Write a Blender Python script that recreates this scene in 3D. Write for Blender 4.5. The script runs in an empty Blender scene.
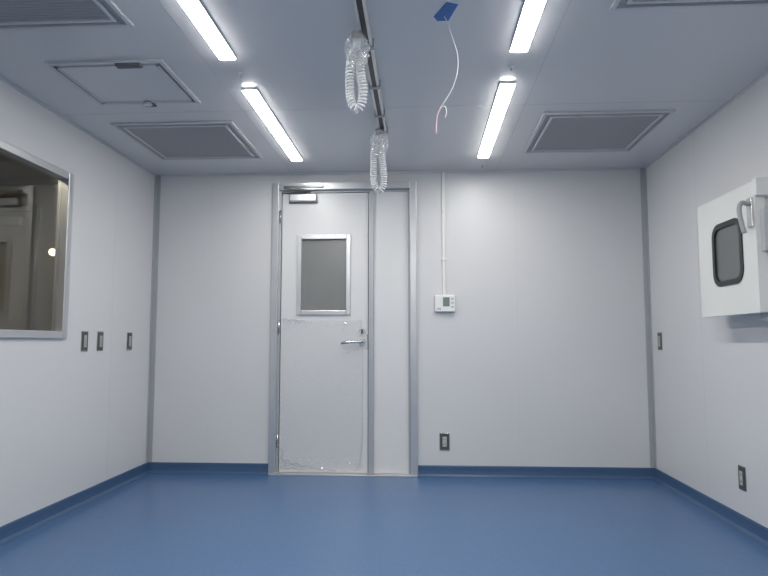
import bpy, bmesh, math, random
from mathutils import Vector, Matrix
random.seed(4)
scene=bpy.context.scene
COL=scene.collection
XL,XR,YB,YF,H=-2.07,1.684,4.75,-2.0,2.291

# ---------------------------------------------------------------- materials
def mat(name,color,rough=.5,metal=0.,spec=.5,noise=0.,nscale=50.,bump=0.,bscale=40.,coat=0.):
    m=bpy.data.materials.new(name);m.use_nodes=True
    nt=m.node_tree;b=nt.nodes['Principled BSDF']
    b.inputs['Base Color'].default_value=(*color,1)
    b.inputs['Roughness'].default_value=rough
    b.inputs['Metallic'].default_value=metal
    b.inputs['Specular IOR Level'].default_value=spec
    b.inputs['Coat Weight'].default_value=coat
    tc=nt.nodes.new('ShaderNodeTexCoord')
    if noise>0:
        n=nt.nodes.new('ShaderNodeTexNoise');n.inputs['Scale'].default_value=nscale;n.inputs['Detail'].default_value=4
        r=nt.nodes.new('ShaderNodeValToRGB')
        r.color_ramp.elements[0].position=.3;r.color_ramp.elements[1].position=.7
        r.color_ramp.elements[0].color=(*[c*(1-noise) for c in color],1)
        r.color_ramp.elements[1].color=(*[min(1,c*(1+noise)) for c in color],1)
        nt.links.new(tc.outputs['Object'],n.inputs['Vector'])
        nt.links.new(n.outputs['Fac'],r.inputs['Fac']);nt.links.new(r.outputs['Color'],b.inputs['Base Color'])
    if bump>0:
        n=nt.nodes.new('ShaderNodeTexNoise');n.inputs['Scale'].default_value=bscale
        bp=nt.nodes.new('ShaderNodeBump');bp.inputs['Strength'].default_value=bump;bp.inputs['Distance'].default_value=.01
        nt.links.new(tc.outputs['Object'],n.inputs['Vector'])
        nt.links.new(n.outputs['Fac'],bp.inputs['Height']);nt.links.new(bp.outputs['Normal'],b.inputs['Normal'])
    return m
def emit(name,color,s):
    m=bpy.data.materials.new(name);m.use_nodes=True
    nt=m.node_tree;b=nt.nodes['Principled BSDF']
    b.inputs['Base Color'].default_value=(.8,.8,.8,1)
    b.inputs['Emission Color'].default_value=(*color,1);b.inputs['Emission Strength'].default_value=s
    return m
def glassy(name,tint,gloss,rough=.02,white=0.):
    m=bpy.data.materials.new(name);m.use_nodes=True
    nt=m.node_tree;nt.nodes.clear()
    o=nt.nodes.new('ShaderNodeOutputMaterial');mx=nt.nodes.new('ShaderNodeMixShader')
    t=nt.nodes.new('ShaderNodeBsdfTransparent');t.inputs[0].default_value=(*tint,1)
    g=nt.nodes.new('ShaderNodeBsdfGlossy');g.inputs['Roughness'].default_value=rough;g.inputs[0].default_value=(.9,.9,.9,1)
    mx.inputs[0].default_value=gloss
    nt.links.new(t.outputs[0],mx.inputs[1]);nt.links.new(g.outputs[0],mx.inputs[2])
    last=mx
    if white:
        d=nt.nodes.new('ShaderNodeBsdfDiffuse');d.inputs[0].default_value=(.8,.82,.83,1)
        m2=nt.nodes.new('ShaderNodeMixShader');m2.inputs[0].default_value=white
        nt.links.new(mx.outputs[0],m2.inputs[1]);nt.links.new(d.outputs[0],m2.inputs[2]);last=m2
    nt.links.new(last.outputs[0],o.inputs[0])
    return m
M_wall=mat('wall_painted_steel',(.655,.655,.655),.36,spec=.4,noise=.012,nscale=1.5)
M_ceil=mat('ceiling_panel',(.66,.665,.665),.28,spec=.5,noise=.015,nscale=1.2)
M_floor=mat('blue_vinyl',(.070,.145,.285),.31,spec=.42,noise=.12,nscale=110,bump=.03,bscale=150)
M_base=mat('blue_cove',(.048,.102,.20),.38,noise=.05,nscale=60)
M_alu=mat('aluminium',(.60,.61,.62),.33,metal=.75,noise=.03,nscale=8)
M_trim=mat('gray_trim',(.43,.445,.46),.4,metal=.3,noise=.03,nscale=8)
M_steel=mat('brushed_steel',(.6,.6,.6),.25,metal=1.,noise=.04,nscale=30)
M_closer=mat('closer_dark_metal',(.22,.225,.23),.35,metal=.6,noise=.04,nscale=30)
M_door=mat('door_paint',(.70,.70,.695),.32,noise=.012,nscale=2)
M_white=mat('white_plastic',(.80,.80,.79),.35,noise=.02,nscale=20)
M_ivory=mat('ivory_paint',(.76,.76,.72),.35,noise=.02,nscale=4)
M_seam=mat('seam_gray',(.48,.49,.5),.5,noise=.02)
M_joint=mat('panel_joint_sealant',(.59,.59,.59),.45,noise=.02)
M_dark=mat('dark_gap',(.03,.032,.035),.6,noise=.1)
M_ventb=mat('vent_backing',(.14,.145,.15),.6,noise=.05)
M_vent=mat('vent_gray',(.36,.37,.375),.5,noise=.03,nscale=20)
M_ventf=mat('vent_frame',(.62,.63,.635),.4,metal=.15,noise=.03,nscale=10)
M_black=mat('black_rubber',(.015,.015,.017),.35,noise=.1)
M_switch=mat('switch_plate_gray',(.10,.10,.095),.35,metal=.4,noise=.05)
M_rocker=mat('switch_rocker',(.5,.5,.47),.35,noise=.02)
M_frost=mat('frosted_glass',(.21,.215,.21),.25,noise=.03,nscale=5)
M_pane=mat('pass_box_pane',(.13,.14,.14),.12,noise=.03,nscale=5)
M_lcd=mat('lcd',(.16,.22,.19),.2,noise=.03)
M_tape=mat('blue_tape',(.02,.14,.42),.5,noise=.05)
M_string=mat('string_white',(.75,.73,.74),.6,noise=.05)
M_pink=mat('pink_end',(.72,.45,.48),.5,noise=.05)
M_hose=mat('coiled_cord_white',(.80,.81,.81),.35,noise=.02)
M_film=glassy('clear_film',(.95,.96,.97),.15,.2,.25)
M_sheet=glassy('protective_sheet',(.985,.985,.985),.09,.08)
M_crease=mat('film_crease_gray',(.50,.50,.50),.25,noise=.02)
M_glass=glassy('window_glass',(.86,.86,.82),.09,.01)
M_tan=mat('corridor_wall',(.36,.32,.25),.5,noise=.03,nscale=3)
M_tan2=mat('corridor_door',(.50,.46,.38),.5,noise=.03,nscale=3)
M_tanfloor=mat('corridor_floor',(.2,.2,.2),.5,noise=.05)
M_led=emit('led_tube',(1.,.985,.965),45)
M_lamp=emit('corridor_lamp',(1.,.86,.62),6)
M_fill=emit('corridor_fill_light',(1.,.9,.76),60)  # warm glow of the added corridor fill

# ---------------------------------------------------------------- helpers
def link(o,parent=None):
    COL.objects.link(o)
    if parent: o.parent=parent
    return o
def empty(name,loc):
    e=bpy.data.objects.new(name,None);e.location=loc;e.empty_display_size=.1
    COL.objects.link(e);return e
def addbox(bm,x0,x1,y0,y1,z0,z1,mi=0):
    vs=[bm.verts.new((x,y,z)) for x in (x0,x1) for y in (y0,y1) for z in (z0,z1)]
    for f in ((0,1,3,2),(4,6,7,5),(0,4,5,1),(2,3,7,6),(0,2,6,4),(1,5,7,3)):
        fc=bm.faces.new([vs[i] for i in f]);fc.material_index=mi
def finish(name,bm,mats,parent=None,bevel=0,smooth=False,seg=2):
    bmesh.ops.recalc_face_normals(bm,faces=bm.faces)
    cs=[v.co.copy() for v in bm.verts]
    lo=Vector((min(c[i] for c in cs) for i in range(3)));hi=Vector((max(c[i] for c in cs) for i in range(3)))
    ctr=(lo+hi)/2
    base=ctr-(Vector(parent.location) if parent else Vector())
    for v in bm.verts: v.co-=ctr
    me=bpy.data.meshes.new(name);bm.to_mesh(me);bm.free()
    if not isinstance(mats,(list,tuple)): mats=[mats]
    for m in mats: me.materials.append(m)
    if smooth:
        for p in me.polygons: p.use_smooth=True
    o=bpy.data.objects.new(name,me);o.location=base
    link(o,parent)
    if bevel:
        md=o.modifiers.new('bevel','BEVEL');md.width=bevel;md.segments=seg;md.limit_method='ANGLE'
    return o
def box(name,b,m,parent=None,bevel=0,seg=2):
    return boxes(name,[b],m,parent,bevel,seg)
def boxes(name,bl,m,parent=None,bevel=0,seg=2):
    bm=bmesh.new()
    for b in bl: addbox(bm,*b)
    return finish(name,bm,m,parent,bevel,seg=seg)
def cyl(name,p0,p1,r,m,parent=None,n=20,r2=None):
    bm=bmesh.new();p0=Vector(p0);p1=Vector(p1);d=p1-p0
    q=d.to_track_quat('Z','Y').to_matrix().to_4x4();q.translation=(p0+p1)/2
    bmesh.ops.create_cone(bm,cap_ends=True,segments=n,radius1=r,radius2=r if r2 is None else r2,depth=d.length,matrix=q)
    o=finish(name,bm,m,parent)
    for p in o.data.polygons: p.use_smooth=len(p.vertices)==4
    return o
def tube(name,pts,r,m,parent=None,n=8,closed=False):
    pts=[Vector(p) for p in pts];bm=bmesh.new();rings=[]
    prev=None
    for i,p in enumerate(pts):
        t=(pts[min(i+1,len(pts)-1)]-pts[max(i-1,0)]).normalized()
        if prev is None:
            a=Vector((0,0,1)) if abs(t.z)<.9 else Vector((1,0,0));u=t.cross(a).normalized()
        else: u=(prev-t*prev.dot(t)).normalized()
        prev=u;v=t.cross(u)
        rings.append([bm.verts.new(p+r*(math.cos(2*math.pi*k/n)*u+math.sin(2*math.pi*k/n)*v)) for k in range(n)])
    for a,b in zip(rings,rings[1:]):
        for k in range(n): bm.faces.new((a[k],a[(k+1)%n],b[(k+1)%n],b[k]))
    bm.faces.new(rings[0]);bm.faces.new(rings[-1])
    return finish(name,bm,m,parent,smooth=True)
def catmull(P,k=8):
    P=[Vector(p) for p in P];Q=[2*P[0]-P[1]]+P+[2*P[-1]-P[-2]];o=[]
    for i in range(1,len(Q)-2):
        a,b,c,d=Q[i-1:i+3]
        for j in range(k):
            t=j/k
            o.append(.5*((2*b)+(c-a)*t+(2*a-5*b+4*c-d)*t*t+(3*b-a-3*c+d)*t**3))
    o.append(P[-1]);return o

# ---------------------------------------------------------------- shell
WT=.05
box('floor',(XL-WT,XR+.1,YF-.1,YB+.1,-.1,0),M_floor)
box('ceiling',(XL-WT,XR+.1,YF-.1,YB+.1,H,H+.1),M_ceil)
boxes('wall_back',[(XL-WT,-1.14,YB,YB+.1,0,H),(-.03,XR+.1,YB,YB+.1,0,H),(-1.14,-.03,YB,YB+.1,2.21,H)],M_wall)
box('wall_right',(XR,XR+.1,YF,YB,0,H),M_wall)
box('wall_front',(XL-WT,XR+.1,YF-.1,YF,0,H),M_wall)
WY0,WY1,WZ0,WZ1=2.05,3.56,1.005,1.975
boxes('wall_left',[(XL-WT,XL,YF,WY0,0,H),(XL-WT,XL,WY1,YB,0,H),(XL-WT,XL,WY0,WY1,0,WZ0),(XL-WT,XL,WY0,WY1,WZ1,H)],M_wall)

# coved baseboards (profile: u = out of the wall, z)
prof=[(0,0),(.04,0),(.022,.006),(.010,.018),(.007,.04),(.006,.074),(.003,.080),(0,.080)]
def cove(name,runs):
    bm=bmesh.new()
    for a,b,nrm in runs:
        a=Vector(a);b=Vector(b);nrm=Vector(nrm)
        A=[bm.verts.new(a+nrm*u+Vector((0,0,z))) for u,z in prof];B=[bm.verts.new(b+nrm*u+Vector((0,0,z))) for u,z in prof]
        for i in range(len(prof)):
            j=(i+1)%len(prof);bm.faces.new((A[i],A[j],B[j],B[i]))
        bm.faces.new(A);bm.faces.new(B)
    return finish(name,bm,M_base)
cove('baseboard_back',[((XL,YB,0),(-1.145,YB,0),(0,-1,0)),((-.025,YB,0),(XR,YB,0),(0,-1,0))])
cove('baseboard_left',[((XL,YF,0),(XL,YB,0),(1,0,0))])
cove('baseboard_right',[((XR,YF,0),(XR,YB,0),(-1,0,0))])
cove('baseboard_front',[((XL,YF,0),(XR,YF,0),(0,1,0))])

# corner / ceiling trims
boxes('trim_1',[(XL,XL+.035,YB-.006,YB,.08,H),(XL,XL+.006,YB-.035,YB,.08,H)],M_trim)
boxes('trim_2',[(XR-.035,XR,YB-.006,YB,.08,H),(XR-.006,XR,YB-.035,YB,.08,H)],M_trim)
boxes('trim_3',[(XL+.035,XR-.035,YB-.012,YB,H-.014,H),(XL,XL+.010,YF,YB-.035,H-.014,H),(XR-.010,XR,YF,YB-.035,H-.014,H)],M_ventf)
# panel joints (thin, nearly wall coloured)
boxes('trim_4',[(x-.001,x+.001,YB-.0006,YB,.08,H-.014) for x in (-1.62,.72)]
  +[(XL,XL+.0006,y-.001,y+.001,.08,(WZ0 if WY0<y<WY1 else H-.014)) for y in (1.2,3.0,4.12)]
  +[(XR-.0006,XR,y-.001,y+.001,.08,H-.014) for y in (1.2,2.4,3.9)],M_joint)
boxes('trim_5',[(x-.0012,x+.0012,YF,YB-.012,H-.0006,H) for x in (-1.0,.58)]+[(XL,XR,y-.0012,y+.0012,H-.0006,H) for y in (1.4,3.42)],M_seam)

# ---------------------------------------------------------------- door
d=empty('door_1',(-.585,4.78,0))
boxes('frame',[(-1.14,-1.09,4.725,4.85,0,2.21),(-.08,-.03,4.725,4.85,0,2.21),(-1.09,-.08,4.725,4.85,2.155,2.21)],M_alu,d,.003)
boxes('frame_lip',[(-1.09,-1.075,4.765,4.85,0,2.155),(-.095,-.08,4.765,4.85,0,2.155),(-1.075,-.095,4.765,4.85,2.14,2.155)],M_trim,d)
boxes('leaf',[(-1.07,-.93,4.775,4.815,.012,2.135),(-.555,-.402,4.775,4.815,.012,2.135),(-.93,-.555,4.775,4.815,.012,1.21),(-.93,-.555,4.775,4.815,1.79,2.135)],M_door,d)
boxes('leaf_gap',[(-1.075,-1.07,4.79,4.80,.01,2.14),(-.402,-.396,4.79,4.80,.01,2.14)],M_dark,d)
boxes('mullion',[(-.396,-.358,4.752,4.835,.012,2.14)],M_trim,d,.003)
box('side_panel',(-.358,-.095,4.775,4.815,.012,2.14),M_door,d)
boxes('window_frame',[(-.95,-.915,4.762,4.80,1.19,1.81),(-.57,-.535,4.762,4.80,1.19,1.81),(-.915,-.57,4.762,4.80,1.19,1.225),(-.915,-.57,4.762,4.80,1.775,1.81)],M_alu,d,.003)
box('window_glass',(-.93,-.555,4.788,4.794,1.21,1.79),M_frost,d)
box('threshold',(-1.14,-.03,4.715,4.85,0,.01),M_alu,d,.002)
# lever handle
cyl('rose',(-.445,4.775,.985),(-.445,4.765,.985),.027,M_steel,d)
tube('lever',catmull([(-.445,4.775,.985),(-.445,4.735,.985),(-.46,4.722,.985),(-.50,4.72,.986),(-.565,4.722,.982),(-.60,4.728,.975)]),.011,M_steel,d,12)
cyl('thumbturn_rose',(-.445,4.775,1.065),(-.445,4.762,1.065),.023,M_steel,d)
box('thumbturn',(-.450,-.440,4.742,4.764,1.05,1.08),M_black,d,.002)
boxes('latch_plate',[(-.412,-.402,4.773,4.776,.93,1.04)],M_steel,d)
# closer
box('closer_body',(-1.01,-.80,4.728,4.775,2.065,2.125),M_alu,d,.008)
box('closer_base_plate',(-1.02,-.79,4.770,4.776,2.055,2.132),M_closer,d,.002)
boxes('closer_shoe',[(-1.05,-.74,4.715,4.727,2.165,2.185)],M_closer,d,.003)
tube('closer_arm',[(-.86,4.755,2.125),(-.86,4.745,2.15),(-.98,4.70,2.155),(-1.04,4.70,2.16),(-1.04,4.715,2.175)],.009,M_closer,d,8)
cyl('closer_pivot',(-.86,4.752,2.12),(-.86,4.752,2.15),.014,M_closer,d)
for i,z in enumerate((.25,1.1,1.95)):
    cyl('hinge_%d'%(i+1),(-1.083,4.762,z-.05),(-1.083,4.762,z+.05),.007,M_steel,d)
# loose clear protective film on the lower leaf
def filmsheet(name,x0,x1,z0,z1,nx,nz,ampf,m,seed):
    rn=random.Random(seed);bm=bmesh.new();G=[]
    for j in range(nz+1):
        row=[]
        for i in range(nx+1):
            u=i/nx;v=j/nz
            row.append(bm.verts.new((x0+(x1-x0)*u+rn.uniform(-.005,.005),4.772-ampf(u,v)*abs(rn.gauss(0,.8)),z0+(z1-z0)*v+rn.uniform(-.006,.006))))
        G.append(row)
    for a,b in zip(G,G[1:]):
        for i in range(nx): bm.faces.new((a[i],a[i+1],b[i+1],b[i]))
    finish(name,bm,m,d)
filmsheet('protective_film',-1.062,-.44,.03,1.15,44,80,lambda u,v:.0006+.008*max(0,1-v*9)*(1-.6*u)+.005*max(0,1-(1-v)*14)*(1-.8*u),M_sheet,8)
def crease(i,p,r):
    tube('film_crease_%d'%i,catmull([(a,4.764,b) for a,b in p],5),r,M_crease,d,5)
crease(1,[(-1.06,.12),(-1.03,.10),(-1.00,.105),(-.97,.075),(-.93,.085),(-.90,.06),(-.85,.065),(-.80,.045),(-.72,.04),(-.64,.028)],.0026)
crease(2,[(-1.055,.05),(-1.02,.065),(-1.00,.04),(-.96,.05),(-.93,.03),(-.88,.04)],.002)
crease(3,[(-1.06,1.155),(-1.03,1.165),(-1.01,1.15),(-.97,1.16),(-.93,1.145),(-.88,1.15)],.002)
crease(4,[(-1.055,.19),(-1.04,.155),(-1.045,.12),(-1.02,.09),(-1.03,.05)],.0018)
crease(5,[(-.44,.97),(-.437,.75),(-.442,.5),(-.438,.3),(-.46,.10),(-.49,.03)],.0012)

# ---------------------------------------------------------------- left window
w=empty('window_1',(XL,2.8,1.49))
fo=XL+.018;fi=XL-.052
boxes('frame',[(fi,fo,WY0,WY0+.05,WZ0,WZ1),(fi,fo,WY1-.05,WY1,WZ0,WZ1),(fi,fo,WY0+.05,WY1-.05,WZ0,WZ0+.042),(fi,fo,WY0+.05,WY1-.05,WZ1-.042,WZ1)],M_alu,w,.004)
box('glass',(XL-.030,XL-.024,WY0+.05,WY1-.05,WZ0+.042,WZ1-.042),M_glass,w)
# adjacent corridor
c0,c1,cy0,cy1=-4.1,XL-WT,.8,5.4
cr=empty('corridor',(-3.1,3,0))
boxes('corridor_walls',[(c0-.1,c0,cy0,cy1,0,2.4),(c0-.1,c1,cy1,cy1+.1,0,2.4),(c0-.1,c1,cy0-.1,cy0,0,2.4),(c1,c1+.05,YB+.1,cy1+.1,0,2.4)],M_tan,cr)
box('corridor_floor',(c0-.1,c1,cy0-.1,cy1+.1,-.1,0),M_tanfloor,cr)
box('corridor_ceiling',(c0-.1,c1,cy0-.1,cy1+.1,2.4,2.5),M_tan,cr)
boxes('corridor_door',[(-4.0,-3.46,cy1-.03,cy1,0,2.15)],M_tan2,cr,.003)
boxes('corridor_door_frame',[(-3.46,-3.41,cy1-.05,cy1,0,2.2),(-4.06,-4.0,cy1-.05,cy1,0,2.2),(-4.0,-3.46,cy1-.05,cy1,2.15,2.2)],M_trim,cr,.003)
box('corridor_closer',(-3.85,-3.55,cy1-.08,cy1-.03,2.02,2.10),M_alu,cr,.008)
bm=bmesh.new();bmesh.ops.create_uvsphere(bm,u_segments=16,v_segments=10,radius=.03,matrix=Matrix.Translation((-3.26,cy1-.04,1.78)))
finish('corridor_pilot_lamp',bm,M_lamp,cr,smooth=True)
cyl('pilot_lamp_base',(-3.26,cy1,1.78),(-3.26,cy1-.03,1.78),.045,M_alu,cr)
cyl('corridor_fill_light',(-2.9,2.6,2.4),(-2.9,2.6,2.37),.14,M_fill,cr)  # added glowing disc, out of view, brightens the corridor behind the glass

# ---------------------------------------------------------------- LED ceiling lights
def led(x,y0,y1):
    e=empty('ceiling_light',(x,(y0+y1)/2,H))
    box('base',(x-.039,x+.039,y0,y1,H-.014,H),M_white,e,.0015)
    bm=bmesh.new();n=12;A=[];B=[]
    for k in range(n+1):
        a=math.pi*k/n;px=x+.038*math.copysign(abs(math.cos(a))**.6,math.cos(a));pz=H-.0135-.006*abs(math.sin(a))**.6
        A.append(bm.verts.new((px,y0+.002,pz)));B.append(bm.verts.new((px,y1-.002,pz)))
    for k in range(n): bm.faces.new((A[k],A[k+1],B[k+1],B[k]))
    bm.faces.new(A);bm.faces.new(B);bm.faces.new((A[0],A[-1],B[-1],B[0]))
    finish('diffuser',bm,M_led,e)
for x in (-.877,.442):
    for y0 in (3.10,1.48,-.14,-1.76):
        led(x,y0,y0+1.26)
for x,y in ((-.868,2.93),(.435,2.93),(.46,4.60)):
    e=empty('ceiling_hook',(x,y,H))
    cyl('plate',(x,y,H),(x,y,H-.006),.014,M_white,e);cyl('stud',(x,y,H-.006),(x,y,H-.018),.005,M_steel,e)

# ---------------------------------------------------------------- vents
def vent(x0,x1,y0,y1):
    e=empty('ceiling_vent',((x0+x1)/2,(y0+y1)/2,H))
    def ring(nm,o,w_,z,m):
        a,b,c,dd=x0+o,x1-o,y0+o,y1-o
        boxes(nm,[(a,a+w_,c,dd,z,H),(b-w_,b,c,dd,z,H),(a+w_,b-w_,c,c+w_,z,H),(a+w_,b-w_,dd-w_,dd,z,H)],m,e,.002)
    ring('outer_frame',0,.020,H-.012,M_ventf)
    ring('recess_band',.020,.03,H-.003,M_vent)
    ring('inner_frame',.050,.014,H-.014,M_ventf)
    box('backing',(x0+.064,x1-.064,y0+.064,y1-.064,H-.003,H),M_ventb,e)
    bm=bmesh.new();n=30;L=(y1-y0-.128)
    for k in range(n):
        yc=y0+.064+L*(k+.5)/n;h=L/n*.42
        addbox(bm,x0+.064,x1-.064,yc-h,yc+h,H-.0065,H-.005)
    finish('louvres',bm,M_vent,e)
vent(-1.85,-1.11,3.57,4.315)
vent(.705,1.44,3.54,4.30)
vent(-1.91,-1.175,1.69,2.435)
vent(.745,1.48,1.68,2.42)

# access hatch
x0,x1,y0,y1=-1.755,-1.19,2.75,3.27
e=empty('access_hatch',((x0+x1)/2,(y0+y1)/2,H))
boxes('frame',[(x0,x0+.022,y0,y1,H-.012,H),(x1-.022,x1,y0,y1,H-.012,H),(x0+.022,x1-.022,y0,y0+.022,H-.012,H),(x0+.022,x1-.022,y1-.022,y1,H-.012,H)],M_ventf,e,.002)
box('gap',(x0+.022,x1-.022,y0+.022,y1-.022,H-.002,H),M_dark,e)
box('panel',(x0+.034,x1-.034,y0+.034,y1-.034,H-.010,H-.002),M_ceil,e,.002)
boxes('panel_rim',[(x0+.034,x0+.046,y0+.034,y1-.034,H-.014,H-.010),(x1-.046,x1-.034,y0+.034,y1-.034,H-.014,H-.010),(x0+.034,x1-.034,y0+.034,y0+.046,H-.014,H-.010),(x0+.034,x1-.034,y1-.046,y1-.034,H-.014,H-.010)],M_ventf,e)
box('hinge',(-1.42,-1.30,y0+.005,y0+.045,H-.024,H-.01),M_ventb,e,.004)
cyl('latch_knob',(-1.47,y1-.035,H-.01),(-1.47,y1-.035,H-.028),.022,M_steel,e)
box('latch_tab',(-1.50,-1.44,y1-.03,y1+.015,H-.02,H-.012),M_ventb,e,.003)

# ---------------------------------------------------------------- service rail and coiled cords
RX=-.225
r=empty('ceiling_rail',(RX,1.6,H))
box('channel',(RX-.022,RX+.022,-1.0,3.76,H-.036,H),M_alu,r,.004)
boxes('slot',[(RX-.011,RX+.011,-1.0,3.755,H-.0375,H-.036)],M_black,r)
for i,y in enumerate((2.15,2.62,3.05,3.45,3.74)):
    box('clamp_%d'%(i+1),(RX-.03,RX+.03,y-.014,y+.014,H-.042,H),M_vent,r,.003)
def cord(x,y,zt,zb,s,seed):
    rnd=random.Random(seed)
    e=empty('coiled_cord',(x,y,zt))
    cyl('ceiling_socket',(x,y,zt),(x,y,zt-.03),.024,M_vent,e)
    cyl('plug',(x,y,zt-.03),(x,y,zt-.07),.018,M_white,e,r2=.013)
    w_=.027*s
    path=catmull([(x,y,zt-.06),(x-w_*.6,y,zt-.09),(x-w_,y,zt-.15),(x-w_*1.05,y+.004,zb+.10),(x-w_*.7,y,zb+.045),(x+w_*.1,y,zb+.022),(x+w_*.8,y,zb+.05),
        (x+w_,y-.004,zb+.11),(x+w_*.7,y,zt-.19),(x+w_*.5,y,zt-.13),(x+w_*.6,y+.012,zt-.07)],30)
    L=[0]
    for a,b in zip(path,path[1:]): L.append(L[-1]+(b-a).length)
    tot=L[-1];pitch=.0135;N=int(tot/pitch*12);pts=[];j=0
    for k in range(N+1):
        sd=tot*k/N
        while j<len(L)-2 and L[j+1]<sd:j+=1
        f=(sd-L[j])/max(1e-9,L[j+1]-L[j]);p=path[j].lerp(path[j+1],f);t=(path[j+1]-path[j]).normalized()
        u=t.cross(Vector((0,1,0))).normalized();v=t.cross(u);a=2*math.pi*sd/pitch
        env=min(1,sd/.04,(tot-sd)/.04);R=.0145*s*env
        pts.append(p+R*(math.cos(a)*u+math.sin(a)*v))
    tube('coil',pts,.0047,M_hose,e,6)
    # crumpled clear bag around the top
    bm=bmesh.new();rings=[];nr=14;ns=24
    for i in range(nr):
        f=i/(nr-1);z=zt-.01-(.16)*f
        rad=(.026+.022*math.sin(math.pi*min(1,f*1.05)**.8))*s
        rings.append([bm.verts.new((x+(rad+rnd.uniform(-.008,.008))*math.cos(2*math.pi*k/ns),y+(rad*.8+rnd.uniform(-.008,.008))*math.sin(2*math.pi*k/ns),z+rnd.uniform(-.006,.006))) for k in range(ns)])
    for a,b in zip(rings,rings[1:]):
        for k in range(ns): bm.faces.new((a[k],a[(k+1)%ns],b[(k+1)%ns],b[k]))
    finish('plastic_bag',bm,M_film,e)
cord(-.258,2.49,H-.036,1.910,1.0,2)
cord(-.246,3.68,H-.036,1.860,1.12,5)

# ---------------------------------------------------------------- tape and dangling string
t=empty('hanging_string',(.10,2.42,H))
bm=bmesh.new()
q=[(.072,2.475),(.058,2.44),(.105,2.335),(.150,2.355),(.118,2.475)]
A=[bm.verts.new((a,b,H)) for a,b in q];B=[bm.verts.new((a,b,H-.0025)) for a,b in q]
bm.faces.new(A);bm.faces.new(B)
for i in range(5): bm.faces.new((A[i],A[(i+1)%5],B[(i+1)%5],B[i]))
finish('blue_tape',bm,M_tape,t)
tube('string',catmull([(.10,2.44,H-.002),(.112,2.45,2.27),(.128,2.455,2.22),(.152,2.45,2.13),(.150,2.45,2.06),(.128,2.45,1.99),(.098,2.45,1.94),(.082,2.45,1.915)]),.0016,M_string,t,6)
tube('string_end_1',catmull([(.082,2.45,1.915),(.070,2.45,1.885),(.066,2.45,1.85),(.064,2.45,1.81)]),.0024,M_pink,t,6)
tube('string_end_2',catmull([(.082,2.45,1.915),(.098,2.45,1.92),(.106,2.45,1.90),(.100,2.45,1.875)]),.0022,M_string,t,6)

# ---------------------------------------------------------------- controller + conduit
e=empty('thermostat',(.18,YB,1.27))
box('housing',(.105,.255,YB-.035,YB,1.21,1.335),M_white,e,.006)
box('display',(.165,.215,YB-.037,YB-.035,1.25,1.318),M_lcd,e)
boxes('buttons',[(.225,.245,YB-.038,YB-.035,z,z+.014) for z in (1.24,1.27,1.30)],M_seam,e,.001)
box('label',(.12,.15,YB-.0365,YB-.035,1.225,1.24),M_seam,e)
e=empty('electrical_conduit',(.175,YB,1.8))
box('duct',(.164,.186,YB-.016,YB,1.335,H-.014),M_ivory,e,.003)
boxes('clips',[(.157,.193,YB-.019,YB,z,z+.018) for z in (1.60,)],M_ivory,e,.002)

# ---------------------------------------------------------------- switches / outlets
def plate(name,c,axis,sgn,outlet=False):
    e=empty(name,c);cx,cy,cz=c
    def b(nm,u0,u1,z0,z1,d0,d1,m,bv=.0015):
        if axis=='y': bb=(cx+u0,cx+u1,*sorted((cy+sgn*d0,cy+sgn*d1)),cz+z0,cz+z1)
        else: bb=(*sorted((cx+sgn*d0,cx+sgn*d1)),cy+u0,cy+u1,cz+z0,cz+z1)
        box(nm,bb,m,e,bv)
    b('plate_rim',-.038,.038,-.063,.063,0,.005,M_steel)
    b('plate',-.033,.033,-.058,.058,.005,.008,M_switch)
    b('insert',-.015,.015,-.036,.036,.008,.011,M_rocker)
    if outlet:
        for i,z in enumerate((.018,-.018)):
            b('slot_%d_a'%i,-.008,-.005,z-.006,z+.006,.011,.0115,M_black,0)
            b('slot_%d_b'%i,.005,.008,z-.006,z+.006,.011,.0115,M_black,0)
    else:
        b('rocker',-.010,.010,-.03,.03,.011,.014,M_vent)
    return e
for y in (3.776,3.965,4.375): plate('light_switch',(XL,y,.99),'x',1)
plate('light_switch',(XR,4.56,.99),'x',-1)
plate('wall_outlet',(XR,3.486,.273),'x',-1,True)
plate('wall_outlet',(.17,YB,.253),'y',-1,True)

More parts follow.
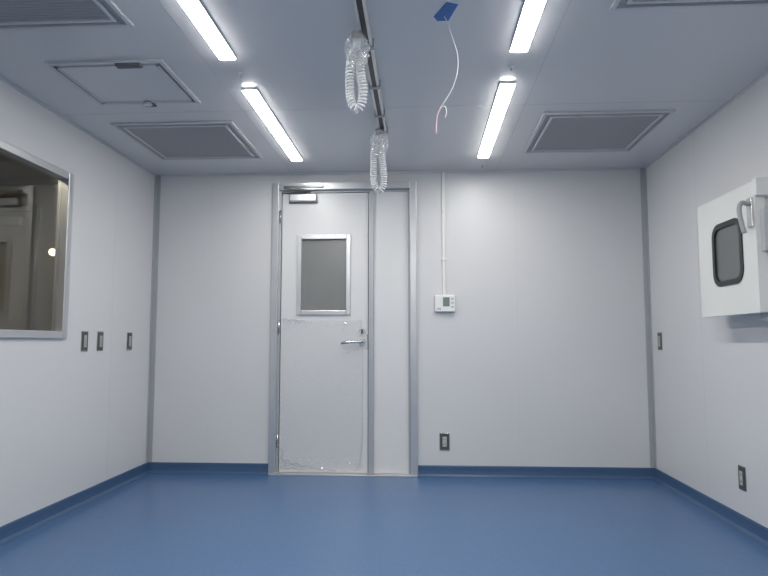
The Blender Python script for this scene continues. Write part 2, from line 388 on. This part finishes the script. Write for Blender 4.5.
# ---------------------------------------------------------------- pass box
e=empty('pass_box',(XR,3.27,1.42))
PX=1.55;py0,py1,pz0,pz1=2.975,3.575,1.12,1.735
box('body',(1.60,XR,py0+.02,py1-.02,pz0+.02,pz1-.02),M_ivory,e,.004)
def rr(y0,y1,z0,z1,r,n=6):
    o=[]
    for cy,cz,a0 in ((y1-r,z1-r,0),(y0+r,z1-r,90),(y0+r,z0+r,180),(y1-r,z0+r,270)):
        for k in range(n+1):
            a=math.radians(a0+90*k/n);o.append((cy+r*math.cos(a),cz+r*math.sin(a)))
    return o
def ringplate(name,outer,inner,xa,xb,m):
    bm=bmesh.new();n=len(outer);V=[[bm.verts.new((x,a,b)) for a,b in L] for x in (xa,xb) for L in (outer,inner)]
    for i in range(n):
        j=(i+1)%n
        bm.faces.new((V[0][i],V[0][j],V[1][j],V[1][i]));bm.faces.new((V[2][i],V[2][j],V[3][j],V[3][i]))
        bm.faces.new((V[0][i],V[0][j],V[2][j],V[2][i]));bm.faces.new((V[1][i],V[1][j],V[3][j],V[3][i]))
    return finish(name,bm,m,e)
wy0,wy1,wz0,wz1=3.10,3.41,1.27,1.595
ringplate('door_panel',rr(py0,py1,pz0,pz1,.006),rr(wy0+.012,wy1-.012,wz0+.012,wz1-.012,.06),PX,PX+.045,M_ivory)
ringplate('window_gasket',rr(wy0,wy1,wz0,wz1,.07),rr(wy0+.026,wy1-.026,wz0+.026,wz1-.026,.05),PX-.006,PX+.02,M_black)
box('window_pane',(PX+.004,PX+.008,wy0+.02,wy1-.02,wz0+.02,wz1-.02),M_pane,e)
box('seal',(PX+.045,1.60,py0+.012,py1-.012,pz0+.012,pz1-.012),M_vent,e)
# latch on the near edge
box('latch_base',(PX-.012,PX,py0+.012,py0+.055,1.52,1.66),M_steel,e,.003)
tube('latch_handle',catmull([(PX-.012,py0+.033,1.63),(PX-.045,py0+.03,1.635),(PX-.06,py0+.025,1.60),(PX-.055,py0+.02,1.54),(PX-.048,py0+.012,1.49)]),.011,M_vent,e,12)
box('latch_keeper',(PX+.02,XR,py0-.03,py0+.012,1.40,1.60),M_seam,e,.004)
box('top_catch',(PX-.004,1.62,py0-.022,py0+.01,1.66,1.745),M_ivory,e,.004)
box('bottom_bracket',(1.60,XR,py0+.0,py0+.10,1.085,1.14),M_seam,e,.003)
for i,z in enumerate((1.22,1.63)):
    cyl('hinge_%d'%(i+1),(PX+.02,py1+.006,z-.03),(PX+.02,py1+.006,z+.03),.008,M_steel,e)

# ---------------------------------------------------------------- world + camera
wd=bpy.data.worlds.new('world');scene.world=wd;wd.use_nodes=True
wd.node_tree.nodes['Background'].inputs[0].default_value=(.03,.032,.035,1)
cam=bpy.data.cameras.new('camera');co=bpy.data.objects.new('camera',cam);COL.objects.link(co)
cam.lens=630/768*36;cam.sensor_width=36;cam.clip_start=.02
co.location=(0,0,.985);co.rotation_euler=(math.radians(90)+math.atan(54/630),0,math.radians(3.35))
scene.camera=co
scene.view_settings.view_transform='Standard'
scene.view_settings.look='None'
